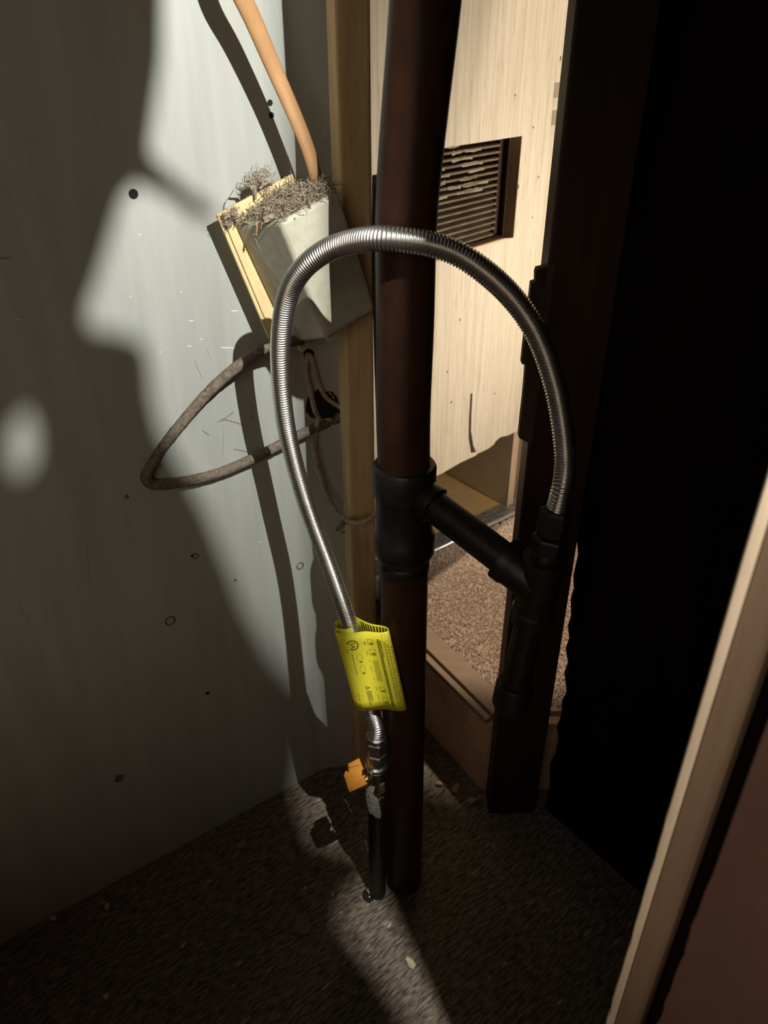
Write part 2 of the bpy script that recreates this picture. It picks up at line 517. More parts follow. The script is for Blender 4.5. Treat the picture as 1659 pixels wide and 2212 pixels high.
def ragged_board(name, s0, s1, off, th, m, jag, seed, bev=0.0):
    r = random.Random(seed)
    pts = []
    h = 0.0
    while h < 1.5:
        pts.append((s0 + r.uniform(-jag, jag) * (1.0 if h < 0.55 else 0.35), h))
        h += r.uniform(0.004, 0.02) if h < 0.6 else 0.08
    pts.append((s0, 1.5))
    q = [E0 + BD * s + BN * off + Z * hh for s, hh in pts] + [E0 + BD * s1 + BN * off + Z * 1.5, E0 + BD * s1 + BN * off]
    return MB().prism(q, -BN * th).build(name, m, wf, bevel=bev, bseg=3)


# torn edge: narrow facet with torch light put into its pale colour, then darker face
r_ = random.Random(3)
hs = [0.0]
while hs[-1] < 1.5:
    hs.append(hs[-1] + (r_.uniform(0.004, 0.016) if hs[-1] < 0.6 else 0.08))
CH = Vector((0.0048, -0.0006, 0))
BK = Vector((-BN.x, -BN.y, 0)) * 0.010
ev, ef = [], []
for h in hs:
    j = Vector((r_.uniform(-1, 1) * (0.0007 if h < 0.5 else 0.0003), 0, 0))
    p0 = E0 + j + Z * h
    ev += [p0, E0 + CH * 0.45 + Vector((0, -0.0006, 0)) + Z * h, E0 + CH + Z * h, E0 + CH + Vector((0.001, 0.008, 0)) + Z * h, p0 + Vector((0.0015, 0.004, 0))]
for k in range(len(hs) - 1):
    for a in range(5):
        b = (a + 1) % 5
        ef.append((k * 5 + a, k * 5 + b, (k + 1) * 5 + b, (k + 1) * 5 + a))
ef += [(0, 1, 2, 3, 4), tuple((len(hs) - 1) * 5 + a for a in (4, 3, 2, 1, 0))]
MB().add(ev, ef).build('lit_edge', M['lit_edge'], wf, smooth=True, auto=50)
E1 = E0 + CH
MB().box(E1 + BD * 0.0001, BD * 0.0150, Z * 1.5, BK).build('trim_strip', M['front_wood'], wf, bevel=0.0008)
MB().box(E1 + BD * 0.009 - BN * 0.010, BD * 0.0045, Z * 1.5, -BN * 0.018).build('light_stop_strip', M['jamb'], wf)  # added to stop torch light leaking through the groove
MB().box(E1 + BD * 0.006 - BN * 0.022, BD * 0.05, Z * 1.5, -BN * 0.004).build('backing_strip', M['jamb'], wf)
ragged_board('panel', 0.0295, 0.75, 0.004, 0.012, M['front_red'], 0.0011, 9, bev=0.0012)
MB().box((-0.62, -0.03, 0), (0.85, 0, 0), (0, 0.03, 0), (0, 0, 0.60)).build('shade_rail', M['front_red'], wf)  # added out of view to keep the fill lamp off the floor

# unseen sheet added ahead of the torch, its edge cut to shape the light
wc = Vector((-0.20, 0.72, 0.60))
bdir = (wc - LAMP).normalized()
pc = LAMP + (wc - LAMP) * 0.125


def to_sheet(q):
    d = Vector(q) - LAMP
    s = (pc - LAMP).dot(bdir) / d.dot(bdir)
    return LAMP + d * s


edge_px = [('w', 360, -330), ('w', 352, -40), ('w', 350, 120), ('w', 330, 260), ('w', 322, 330), ('w', 395, 400), ('w', 455, 445), ('w', 470, 470), ('w', 430, 468), ('w', 350, 415), ('w', 290, 392), ('w', 262, 425),
           ('w', 240, 500), ('w', 212, 590), ('w', 182, 672), ('w', 190, 706), ('w', 250, 718), ('w', 306, 735), ('w', 322, 780), ('w', 326, 850), ('w', 345, 930),
           ('w', 400, 1020), ('w', 445, 1105), ('w', 488, 1210), ('w', 530, 1320), ('w', 590, 1425), ('w', 660, 1500),
           ('v', 738, 1600, 0.86), ('v', 740, 1650, 0.868), ('v', 752, 1712, 0.868), ('v', 790, 1730, 0.88), ('f', 812, 1862), ('f', 760, 1925), ('f', 735, 1985), ('f', 775, 2050), ('f', 830, 2120), ('f', 880, 2200), ('f', 960, 2330)]
edge = []
for e in edge_px:
    if e[0] == 'w':
        edge.append(to_sheet(on_wall(e[1], e[2])))
    elif e[0] == 'v':
        edge.append(to_sheet(at(e[1], e[2], e[3])))
    else:
        edge.append(to_sheet(on_floor(e[1], e[2])))
sx = bdir.cross(Z).normalized()
sy = sx.cross(bdir).normalized()
to2 = lambda p: ((p - pc).dot(sx), (p - pc).dot(sy))
e2 = [to2(p) for p in edge]
hole_px = [(30, 905), (52, 885), (72, 915), (80, 960), (72, 1005), (45, 1028), (18, 1012), (8, 965)]
h2 = [to2(to_sheet(on_wall(*p))) for p in hole_px]
bm = bmesh.new()
xl_ = min(p[0] for p in e2 + h2) - 0.22
outer = e2 + [(e2[-1][0], e2[-1][1] - 0.012), (xl_, e2[-1][1] - 0.012), (xl_, e2[0][1] + 0.05), (e2[0][0], e2[0][1] + 0.05)]


def loop(pts):
    v = [bm.verts.new(pc + sx * x + sy * y) for x, y in pts]
    return [bm.edges.new((v[i], v[(i + 1) % len(v)])) for i in range(len(v))]


es = loop(outer) + loop(h2)
bmesh.ops.triangle_fill(bm, edges=es, use_beauty=True)
me = bpy.data.meshes.new('shade_sheet')
bm.to_mesh(me)
bm.free()
ts = link('shade_sheet', me, M['front_red'], wf)
md = ts.modifiers.new('solid', 'SOLIDIFY')
md.thickness = 0.0015

# ================================================================== THE LIT ROOM BEYOND
ROOMZ = 0.15
SD = Vector((0.537, -0.844, 0)).normalized()   # along the subfloor edge
SN = Vector((-SD.y, SD.x, 0)) * -1             # towards the cavity
if SN.dot(Vector((0, -1, 0))) < 0:
    SN = -SN
S0 = Vector((0.0714, 0.8755, 0))
TD = Vector((0.228, 0.181, 0)).normalized()    # along the threshold
T0 = on_floor(920, 1200, ROOMZ)
IN = Vector((SN.x, SN.y, 0)) * -1              # into the room

# subfloor block
sub = MB()
SE = 0.134
a, b = S0 - SD * 0.25, S0 + SD * SE
sub.prism([a, b, Vector((0.80, b.y, 0)), Vector((0.80, b.y + 0.04, 0)), b + Vector((0.03, 0.04, 0)), a + IN * 0.04], Z * (ROOMZ - 0.012))
struct(sub.build('wall_back', M['plywood'], bevel=0.002))
# carpet base
cb = MB()
zc = Z * (ROOMZ - 0.03)
cb.prism([a + IN * 0.03 + zc, b + IN * 0.03 + zc, Vector((0.80, b.y + 0.02, 0)) + zc, Vector((1.6, 2.4, 0)) + zc, a + IN * 1.6 + zc], Z * 0.026)
carpet = struct(cb.build('floor.001', M['carpet']))
# pile (uncountable)
nt_ = 46000
aa = rng.uniform(-0.30, 0.30, nt_)
bb = rng.uniform(0.045, 0.55, nt_)
vv, ff = [], []
Tn = Vector((-TD.y, TD.x, 0))
for i in range(nt_):
    c = S0 + SD * aa[i] + IN * bb[i]
    if (c - T0).dot(Tn) > -0.004 or c.y < b.y + 0.024:
        continue
    c.z = ROOMZ - 0.005
    h = random.uniform(0.003, 0.0065)
    r = random.uniform(0.0008, 0.0014)
    an = random.uniform(0, 6.28)
    tip = c + Vector((random.uniform(-1, 1) * 0.0022, random.uniform(-1, 1) * 0.0022, h))
    k = len(vv)
    for j in range(3):
        vv.append(c + Vector((math.cos(an + 2.1 * j) * r, math.sin(an + 2.1 * j) * r, 0)))
        
    for j in range(3):
        vv.append(tip + Vector((math.cos(an + 2.1 * j) * r * 0.7, math.sin(an + 2.1 * j) * r * 0.7, 0)))
    ff += [(k, k + 1, k + 4, k + 3), (k + 1, k + 2, k + 5, k + 4), (k + 2, k, k + 3, k + 5), (k + 3, k + 4, k + 5)]
pile = link('carpet_pile', mesh(vv, ff), M['tuft'], carpet)
pile['kind'] = 'stuff'
# edge strips on top of the subfloor
q0 = S0 - SD * 0.25 + Z * (ROOMZ - 0.012)
ed = MB().box(q0 + IN * 0.010, SD * (0.25 + SE), IN * 0.034, Z * 0.014).build('trim_2', M['tack'], bevel=0.001)
struct(ed)
ed2 = MB().box(q0 - IN * 0.002, SD * (0.25 + SE), IN * 0.010, Z * 0.009).build('trim_3', M['tack'], bevel=0.001)
struct(ed2)
# threshold strip
th = bpy.data.objects.new('trim_4', None)
COL.objects.link(th)
th.location = T0
struct(th)
Tu = Vector((-TD.y, TD.x, 0))
MB().box(T0 - TD * 0.3 + Z * -0.003, TD * 0.9, Tu * 0.042, Z * 0.006).build('threshold_strip', M['alu'], th, bevel=0.001)
MB().tube([T0 - TD * 0.3 + Z * 0.002, T0 + TD * 0.6 + Z * 0.002], 0.0034, 10).build('threshold_lip', M['alu_edge'], th, smooth=True)
# wooden floor past the threshold
ok = MB().box(T0 - TD * 0.4 + Tu * 0.042 - Z * 0.02, TD * 1.3, Tu * 1.0, Z * 0.019)
struct(ok.build('floor.002', M['oak']))
# cream board standing on it (lower left side in shade, bare front edge)
c1 = on_floor(1095, 1095, ROOMZ)
c2 = on_floor(945, 1010, ROOMZ)
cd = (c2 - c1).normalized()
cn = Vector((-cd.y, cd.x, 0))
if cn.dot(Vector((1, 0, 0))) < 0:
    cn = -cn
cr = bpy.data.objects.new('trim_5', None)
COL.objects.link(cr)
cr.location = c1
struct(cr)
MB().box(c1 + cd * 0.004, cd * 0.5, cn * 0.017, Z * 0.34).build('board', M['cream'], cr, bevel=0.001)
MB().box(c1, cd * 0.004, cn * 0.017, Z * 0.34).build('bare_edge', M['bare_edge'], cr, bevel=0.0008)
MB().box(c1 + cn * 0.018 + cd * 0.03, cn * 0.03, cd * 0.02, Z * 0.34).build('casing', M['white_trim'], cr, bevel=0.002)
MB().box(c1 + cn * 0.042 + cd * 0.010, cn * 0.012, cd * 0.02, Z * 0.34).build('casing_bead', M['bare_edge'], cr, bevel=0.002)

# whitewashed door with louvre opening
DP = at(920, 1030, 1.22)
DP.z = 0.0
DD = Vector((0.643, 0.766, 0)).normalized()
DN = Vector((DD.y, -DD.x, 0))


def on_door(x, y, off=0.0):
    return on_plane(x, y, DP + DN * off, DN)


def door2(x, y):
    q = on_door(x, y) - DP
    return (q.dot(DD), q.z)


TR = door2(1112, 293)
BR_ = door2(1100, 512)
vx1 = (TR[0] + BR_[0]) / 2
vz1, vz0 = TR[1], BR_[1]
vx0 = vx1 - 0.30
bot_px = [(880, 1052), (920, 1030), (945, 1018), (985, 995), (1005, 986), (1018, 980), (1021, 976), (1027, 974), (1044, 966), (1056, 957), (1060, 950), (1070, 941), (1088, 937), (1104, 929), (1120, 921), (1145, 907)]
bot = [door2(*p) for p in bot_px]
bm = bmesh.new()


def loopd(pts):
    v = [bm.verts.new(DP + DD * x + Z * z) for x, z in pts]
    return [bm.edges.new((v[i], v[(i + 1) % len(v)])) for i in range(len(v))]


es = loopd([(-0.35, bot[0][1] - 0.01)] + bot + [(0.95, bot[-1][1] - 0.03), (0.95, 1.6), (-0.35, 1.6)]) + loopd([(vx0, vz0), (vx1, vz0), (vx1, vz1), (vx0, vz1)])
bmesh.ops.triangle_fill(bm, edges=es, use_beauty=True)
me = bpy.data.meshes.new('door_leaf')
bm.to_mesh(me)
bm.free()
door = bpy.data.objects.new('door_1', None)
COL.objects.link(door)
door.location = DP
struct(door)
leaf = link('leaf', me, M['whitewash'], door)
md = leaf.modifiers.new('solid', 'SOLIDIFY')
md.thickness = 0.02
md.offset = 0
fwd = DN * 0.0102
# opening lining
lin_ = MB()
MB().box(DP + DD * (vx1 - 0.001) + Z * vz0 + DN * 0.0098, DD * 0.004, Z * (vz1 - vz0), -DN * 0.018).build('vent_jamb', M['vent_wood'], leaf)
MB().box(DP + DD * vx0 + Z * (vz0 - 0.004) + DN * 0.0099, DD * (vx1 - vx0), Z * 0.005, -DN * 0.05).build('vent_sill', M['bare_edge'], leaf)
MB().box(DP + DD * (vx1 - 0.012) + Z * vz0 - DN * 0.019, DD * 0.02, Z * (vz1 - vz0), -DN * 0.03).build('vent_stop', M['jamb'], leaf)
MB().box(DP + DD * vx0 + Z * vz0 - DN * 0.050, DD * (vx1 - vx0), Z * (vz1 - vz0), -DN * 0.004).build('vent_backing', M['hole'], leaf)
ns = 16
slat_me = None
for i in range(ns):
    z0 = vz0 + (vz1 - vz0) * (i + 0.35) / ns
    bx = DP + DD * vx0 + Z * z0 - DN * 0.016
    sl = MB().box(bx, DD * (vx1 - vx0 - 0.014 + random.uniform(-0.003, 0.002)), Vector(-DN * 0.022 + Z * 0.0065), Z * 0.0034 + DN * 0.001)
    sl.build('slat', M['slat'], leaf, bevel=0.0008, bseg=1)
# bits of dirt stuck to the upper slats
for k in range(22):
    i = [8, 9, 10, 11, 13, 14, 15, 12, 9, 10][k % 10]
    z0 = vz0 + (vz1 - vz0) * (i + 0.35) / ns
    s = random.uniform(vx1 - 0.20, vx1 - 0.07)
    L_ = random.uniform(0.02, 0.055)
    top_ = [DP + DD * (s + L_ * t) + Z * (z0 + 0.0022 + random.uniform(0, 0.0022)) - DN * 0.0155 for t in (0, .2, .4, .6, .8, 1)]
    bot_ = [DP + DD * (s + L_ * t) + Z * (z0 - random.uniform(0, 0.0018)) - DN * 0.0155 for t in (0.95, .75, .5, .25, 0.04)]
    MB().prism(top_ + bot_, -DN * 0.001).build('dried_paint', M['mortise'], leaf)
# hinge mortises and nail holes
for (x0, y0, x1, y1) in ((1197, 179, 1216, 212), (1192, 239, 1211, 271)):
    q = [on_door(*p, 0.0104) for p in ((x0 + 2, y0), (x1, y0 - 2), (x1 - 3, y1 - 2), (x0 - 1, y1))]
    MB().prism(q, DN * 0.0005).build('hinge_mortise', M['mortise'], leaf)
for (x, y, r) in ((1211, 126, .0022), (1119, 403, .0024), (1152, 275, .0014), (1113, 205, .0012), (1163, 382, .0014), (993, 691, .0014), (966, 803, .0014), (1069, 1050 - 200, .0012), (975, 869, .0016), (1150, 470, .0012)):
    disc('nail_hole', on_door(x, y, 0.0102), DN, r, M['screw'], leaf, depth=0.0005, seg=8, jag=0.2, stretch=1.4)
cp = [on_door(x, y, 0.0104) for (x, y) in ((1020, 850), (1018, 890), (1017, 930), (1022, 962), (1028, 976), (1018, 978), (1013, 945), (1014, 900), (1017, 850))]
MB().prism(cp, DN * 0.0004).build('crack', M['splinter'], leaf)
# back of the room
MB().box((-1.2, 3.4, -0.2), (4.5, 0, 0), (0, 0.02, 0), (0, 0, 2.6)).build('wall_back.001', M['room'])
struct(bpy.data.objects['wall_back.001'])

# ================================================================== WOODEN POST
post = thing('wooden_post', 'upright yellowish old wooden post behind the black pipe, standing on the floor', 'post', (-0.020, 0.76, 0))
pu = Vector((0.955, 0.296, 0))
pv = Vector((-0.296, 0.955, 0))
pbase = Vector((-0.0385, 0.760, 0))
MB().box(pbase, pu * 0.0312, pv * 0.035, Vector((-0.003, 0, 1.45))).build('stud', M['wood_post'], post, bevel=0.004, bseg=3)

# ================================================================== BLACK GAS PIPE
pipe = thing('gas_pipe', 'thick black iron pipe with a tee and side branch, standing on the floor', 'pipe', (0.026, 0.62, 0))
PB = Vector((0.026, 0.62, 0))
PT = Vector((0.0085, 0.62, 1.45))
pax = (PT - PB).normalized()
tz = 0.574


def on_pipe(z):
    return PB + (PT - PB) * (z / 1.45)


PR = 0.0238
up_px = [(924, -130, .480), (922, -60, .492), (919, 0, .503), (900, 200, .536), (884, 375, .567), (877, 500, .592), (875, 700, .628), (871, 900, .671)]
uq, _ = spline([at(*q_) for q_ in up_px] + [on_pipe(tz + 0.03), on_pipe(tz)], 60)
uq = [uq[0] + Z * 0.35] + uq
MB().tube(uq, PR, 40).build('upper_pipe', M['iron'], pipe, smooth=True, auto=40)
MB().lathe(on_pipe(0.0), pax, [(0, PR), (tz - 0.03, PR)], 40).build('lower_pipe', M['iron'], pipe, smooth=True, auto=40)
EL = Vector((0.133, 0.530, 0.552))
tc_ = on_pipe(tz + 0.029)
bx = (EL - tc_).normalized()
tee = MB()
tee.lathe(on_pipe(tz - 0.048), pax, [(0, PR), (0, 0.0280), (0.003, 0.0296), (0.020, 0.0296), (0.024, 0.0272), (0.064, 0.0272), (0.068, 0.0296), (0.094, 0.0296), (0.097, 0.0280), (0.097, PR)], 40)
tee.lathe(tc_, bx, [(0.0, 0.0185), (0.026, 0.0178), (0.030, 0.0184), (0.036, 0.0182), (0.037, 0.017), (0.037, 0.0145)], 32)
tee.build('tee', M['iron_fit'], pipe, smooth=True, auto=40)
MB().lathe(tc_ + bx * 0.030, bx, [(0, 0.0150), ((EL - tc_).length - 0.045, 0.0150)], 28).build('branch_pipe', M['iron_fit'], pipe, smooth=True, auto=40)
MB().lathe(on_pipe(0.508), pax, [(0, PR), (0, 0.0250), (0.008, 0.0250), (0.010, PR)], 40).build('coupling', M['iron_fit'], pipe, smooth=True, auto=40)
# elbow tee on the right
el = MB()
el.lathe(EL - bx * 0.040, bx, [(0, 0.0150), (0, 0.0200), (0.010, 0.0200), (0.012, 0.0185), (0.040, 0.0185)], 28)
upv = Vector((0.09, 0.0, 1)).normalized()
el.lathe(EL - upv * 0.036, upv, [(0, 0.0136), (0, 0.0195), (0.010, 0.0195), (0.012, 0.0175), (0.054, 0.0175), (0.056, 0.0195), (0.066, 0.0195), (0.066, 0.0136)], 28)
el.build('elbow_tee', M['iron_fit'], pipe, smooth=True, auto=40)
MB().lathe(EL - upv * 0.12, upv, [(0, 0.0136), (0.09, 0.0136)], 28).build('drip_leg', M['iron_fit'], pipe, smooth=True, auto=40)
cp_ = MB().lathe(EL - upv * 0.145, upv, [(0, 0.010), (0.002, 0.0155), (0.006, 0.0178), (0.030, 0.0178), (0.033, 0.0165), (0.033, 0.0136)], 28)
cp_.build('end_cap', M['iron_fit'], pipe, smooth=True, auto=40)

# ================================================================== FLEXIBLE GAS CONNECTOR
VX = Vector((-0.0085, 0.600, 0))
htop = EL + upv * 0.076
hose_px = [(1222, 1000, .612), (1213, 900, .607), (1196, 820, .600), (1160, 722, .588), (1106, 642, .575), (1045, 585, .562), (975, 542, .556), (900, 522, .552), (835, 515, .553), (770, 520, .573), (712, 538, .595), (660, 575, .617), (625, 630, .646),
           (609, 700, .676), (605, 780, .706), (610, 860, .734), (622, 940, .762), (650, 1050, .790), (680, 1140, .806), (714, 1230, .804), (742, 1310, .799), (756, 1352, .799), (775, 1425, .808), (792, 1490, .824), (805, 1545, .842)]
ctrl = [htop, htop + upv * 0.02] + [at(*h) for h in hose_px] + [VX + Z * 0.305, VX + Z * 0.290]
hp, hl_ = spline(ctrl, 420)
pitch = 0.0027
nr = int(hl_ / pitch)
NPR = 8
prof_r = [0.00775, 0.00815, 0.00870, 0.00905, 0.00915, 0.00905, 0.00870, 0.00815]
path, _ = spline(ctrl, nr * NPR)
hose = thing('gas_connector', 'shiny corrugated steel gas hose looping from the valve up and over to the right', 'hose', tuple(VX + Z * 0.29))
hm = MB()
hm.tube(path, [prof_r[i % NPR] for i in range(len(path))], 28)
hme = mesh(hm.v, hm.f, True, 'corrugated_tube')
link('corrugated_tube', hme, M['steel'], hose)


def nut(name, base, axis, prof, m, parent, seg=6, bev=0.0007):
    return MB().lathe(base, axis, prof, seg).build(name, m, parent, bevel=bev, bseg=2)


# lower fittings
def fit(z0):
    return VX + Z * z0


MB().lathe(fit(0.287), Z, [(0, 0.0095), (0, 0.0112), (0.003, 0.0116), (0.0055, 0.0112), (0.0075, 0.0092)], 32).build('flare_ring', M['zinc'], hose, smooth=True, auto=35)
nut('flare_nut', fit(0.268), Z, [(0, 0.0110), (0.002, 0.0128), (0.017, 0.0128), (0.019, 0.0112)], M['zinc'], hose)
nut('adapter_nut', fit(0.250), Z, [(0, 0.0115), (0.002, 0.0132), (0.016, 0.0132), (0.0178, 0.0118)], M['zinc'], hose)
MB().lathe(fit(0.243), Z, [(0, 0.0115), (0.001, 0.0137), (0.005, 0.0137), (0.0072, 0.0117)], 32).build('adapter_collar', M['zinc'], hose, smooth=True, auto=35)
# upper right fittings
nb = EL + upv * 0.030
MB().lathe(nb, upv, [(0, 0.0136), (0.006, 0.0136), (0.008, 0.0125), (0.012, 0.0125)], 28).build('adapter', M['iron_fit'], hose, smooth=True, auto=40)
nut('hex_adapter', nb + upv * 0.006, upv, [(0, 0.0135), (0.002, 0.0152), (0.014, 0.0152), (0.016, 0.0138)], M['iron_fit'], hose)
nut('flare_nut', nb + upv * 0.023, upv, [(0, 0.0115), (0.002, 0.0136), (0.022, 0.0136), (0.025, 0.0108)], M['iron_fit'], hose)

# ================================================================== GAS VALVE
valve = thing('gas_valve', 'tarnished brass gas valve with an orange handle below the hose end', 'valve', tuple(VX))
MB().lathe(fit(0.168), Z, [(0, 0.0095), (0.002, 0.0125), (0.014, 0.0130), (0.020, 0.0142), (0.050, 0.0142), (0.058, 0.0132), (0.074, 0.0132), (0.0755, 0.0118)], 32).build('body', M['brass_dark'], valve, smooth=True, auto=35)
MB().lathe(fit(0.0), Z, [(0, 0.0108), (0.17, 0.0108)], 24).build('riser_nipple', M['iron_fit'], valve, smooth=True, auto=40)
tocam = (CAMP - fit(0.21))
tocam.z = 0
tocam.normalize()
# handle: notched T profile, extruded
hz = 0.868
hp_px = [(751, 1650), (776, 1637), (786, 1662), (782, 1664), (782, 1676), (790, 1673), (794, 1694), (787, 1697), (756, 1712), (751, 1704), (746, 1684), (742, 1676), (746, 1664), (753, 1668)]
hn = (CAMP - at(768, 1675, hz)).normalized()
hpts = [on_plane(x, y, at(768, 1675, hz), hn) for x, y in hp_px]
hd = MB().prism(hpts, -hn * 0.013)
hobj = hd.build('handle', M['orange'], valve, bevel=0.0008, bseg=2)
fp = [on_plane(x, y, at(768, 1675, hz) + hn * 0.0018, hn) for x, y in ((764, 1694), (789, 1680), (793, 1693), (787, 1697), (757, 1711))]
MB().prism(fp, -hn * 0.004).build('handle_wing', M['orange'], hobj, bevel=0.0006)
fp = [on_plane(x, y, at(768, 1675, hz) + hn * 0.0018, hn) for x, y in ((752, 1650), (776, 1638), (781, 1651), (754, 1659))]
MB().prism(fp, -hn * 0.004).build('handle_wing', M['orange'], hobj, bevel=0.0006)
MB().tube([fit(0.208), fit(0.208) + (at(790, 1683, hz) - fit(0.208)) * 1.05], 0.0042, 14).build('stem', M['brass_dark'], valve, smooth=True)
# torn sticker wrapped round the body


def on_cyl(ang, z, r):
    """ang 0 = towards the camera, positive to the right"""
    right = Vector((-tocam.y, tocam.x, 0))
    return fit(z) + (tocam * math.cos(ang) + right * math.sin(ang)) * r


stk = MB()
outline = [(-1.15, 0.236), (-0.35, 0.232), (-0.55, 0.223), (-0.12, 0.226), (-0.30, 0.212), (0.05, 0.205), (0.20, 0.192), (0.35, 0.176), (0.25, 0.168), (0.02, 0.176), (-0.10, 0.171), (-0.35, 0.178), (-0.55, 0.176), (-0.80, 0.183), (-0.95, 0.20)]
rows = 44
for j in range(rows):
    z0 = 0.169 + (0.236 - 0.169) * j / rows
    z1 = 0.169 + (0.236 - 0.169) * (j + 1) / rows

    def span(z):
        xs = []
        for i in range(len(outline)):
            (a0, b0), (a1, b1) = outline[i], outline[(i + 1) % len(outline)]
            if (b0 - z) * (b1 - z) < 0:
                xs.append(a0 + (a1 - a0) * (z - b0) / (b1 - b0))
        return (min(xs), max(xs)) if len(xs) >= 2 else None
    s0 = span((z0 + z1) / 2)
    if not s0:
        continue
    for k in range(6):
        a0 = s0[0] + (s0[1] - s0[0]) * k / 6
        a1 = s0[0] + (s0[1] - s0[0]) * (k + 1) / 6
        stk.add([on_cyl(a0, z0, 0.0150), on_cyl(a1, z0, 0.0150), on_cyl(a1, z1, 0.0150), on_cyl(a0, z1, 0.0150)], [(0, 1, 2, 3)])
so = stk.build('sticker', M['sticker'], valve)
so.modifiers.new('solid', 'SOLIDIFY').thickness = 0.0004


def text_mesh(s, size):
    c = bpy.data.curves.new('txt', 'FONT')
    c.body = s
    c.size = size
    c.align_x = 'CENTER'
    c.align_y = 'CENTER'
    c.resolution_u = 3
    o = bpy.data.objects.new('txt', c)
    COL.objects.link(o)
    dg = bpy.context.evaluated_depsgraph_get()
    me = bpy.data.meshes.new_from_object(o.evaluated_get(dg))
    bpy.data.objects.remove(o)
    bpy.data.curves.remove(c)
    return me


def wrap_text(name, s, size, fn, m, parent):
    me = text_mesh(s, size)
    for v in me.vertices:
        v.co = fn(v.co.x, v.co.y)
    me.materials.clear()
    me.update()
    return link(name, me, m, parent)


# raised letters run down the valve body
wrap_text('letters', 'BUTI', 0.0085, lambda x, y: on_cyl(0.42 + y / 0.0145, 0.221 - x, 0.01475), M['brass_letter'], valve)
wrap_text('letters', 'L', 0.0110, lambda x, y: on_cyl(0.38 + y / 0.0145, 0.203 - x, 0.01475), M['brass_letter'], valve)

# ================================================================== YELLOW WARNING TAG
Ht = at(756, 1352, .799)
Hb = at(805, 1545, .846)
ta = (Hb - Ht).normalized()
tr = at(832, 1318, .748) - at(737, 1365, .786)
tr = (tr - ta * tr.dot(ta)).normalized()
tq = tr.cross(ta)
if tq.dot(CAMP - Ht) < 0:
    tq = -tq
TW = [(0, .0015), (.006, .0040), (.013, .0040), (.021, .0005), (.030, -.0030), (.039, -.0030), (.0455, -.0042), (.0485, -.0080), (.0462, -.0125), (.040, -.0150), (.030, -.0165), (.023, -.0195), (.016, -.0235), (.007, -.0275), (-.003, -.0245), (-.0072, -.0160), (-.005, -.0075), (.002, -.0040), (.010, -.0042), (.0155, -.0075)]
TW = [((a if a < 0.012 else 0.012 + (a - 0.012) * 1.24), b) for a, b in TW]
tpts, tlen = spline([Vector((a, b, 0)) for a, b in TW], 90)
TORG = Ht - tr * 0.0085 + tq * 0.0155 - ta * 0.004
TLEN = 0.099


def tag_pt(s, v, off=0.0):
    """s metres along the sheet from its free left edge, v metres down the hose"""
    f = min(max(s / tlen, 0), 1) * (len(tpts) - 1)
    i = min(int(f), len(tpts) - 2)
    p = tpts[i].lerp(tpts[i + 1], f - i)
    d = (tpts[i + 1] - tpts[i]).normalized()
    nx, ny = -d.y, d.x
    p2 = Vector((p.x + nx * off, p.y + ny * off, 0))
    return TORG + tr * p2.x + tq * p2.y + ta * v


wt = thing('warning_tag', 'bright yellow printed warning tag wrapped around the lower hose', 'tag', tuple(Ht))
tv, tf = [], []
NV = 8
for i in range(len(tpts)):
    for j in range(NV + 1):
        tv.append(tag_pt(tlen * i / (len(tpts) - 1), TLEN * j / NV))
for i in range(len(tpts) - 1):
    for j in range(NV):
        k = i * (NV + 1) + j
        tf.append((k, k + NV + 1, k + NV + 2, k + 1))
to = link('sheet', fix(mesh(tv, tf, True)), M['yellow'], wt)
md = to.modifiers.new('solid', 'SOLIDIFY')
md.thickness = 0.0004
md.offset = 0
FW = 0.0580       # visible front width along the sheet
PO = 0.00032


def U(u):
    return u * FW


def bars(name, lst, m):
    b = MB()
    for (u0, v0, u1, v1) in lst:
        nu = max(1, int(abs(u1 - u0) * 20))
        for k in range(nu):
            a0 = U(u0 + (u1 - u0) * k / nu)
            a1 = U(u0 + (u1 - u0) * (k + 1) / nu)
            b.add([tag_pt(a0, v0 * TLEN, PO), tag_pt(a1, v0 * TLEN, PO), tag_pt(a1, v1 * TLEN, PO), tag_pt(a0, v1 * TLEN, PO)], [(0, 1, 2, 3)])
    me = mesh(b.v, b.f)
    o_ = link(name, me, m, wt)
    o_['kind'] = 'stuff'
    return o_


def words(u, v0, v1, w_, seed, lo=0.012, hi=0.035, gap=0.006):
    r = random.Random(seed)
    out = []
    v = v0
    while v < v1 - 0.006:
        e = min(v + r.uniform(lo, hi), v1)
        out.append((u, v, u + w_, e))
        v = e + gap
    return out


def arc(cu, cv, ru, rv, a0, a1, wd, n_=20):
    b = MB()
    for k in range(n_):
        t0 = a0 + (a1 - a0) * k / n_
        t1 = a0 + (a1 - a0) * (k + 1) / n_
        q = []
        for t, s_ in ((t0, 1), (t1, 1), (t1, -1), (t0, -1)):
            q.append(tag_pt(cu + math.cos(t) * (ru + s_ * wd), cv + math.sin(t) * (rv + s_ * wd), PO))
        b.add(q, [(0, 1, 2, 3)])
    return b


# certification mark: ring open at its lower left, S and A inside, small C and US beside it (all turned a quarter turn)
cu, cv = U(.325), .148 * TLEN
lg = arc(cu, cv, .0056, .0056, math.radians(128), math.radians(128 - 290), .00055, 30)
me = mesh(lg.v, lg.f)
link('certification_ring', me, M['ink'], wt)
tfn = lambda u0, v0: (lambda x, y: tag_pt(u0 + y, v0 + x, PO))
wrap_text('certification_letters', 'SA', 0.0070, tfn(cu, cv + 0.0004), M['ink'], wt)
wrap_text('small_letters', 'C', 0.0030, tfn(U(.205), .075 * TLEN), M['ink_soft'], wt)
wrap_text('small_letters', 'US', 0.0034, tfn(U(.205), .215 * TLEN), M['ink_soft'], wt)
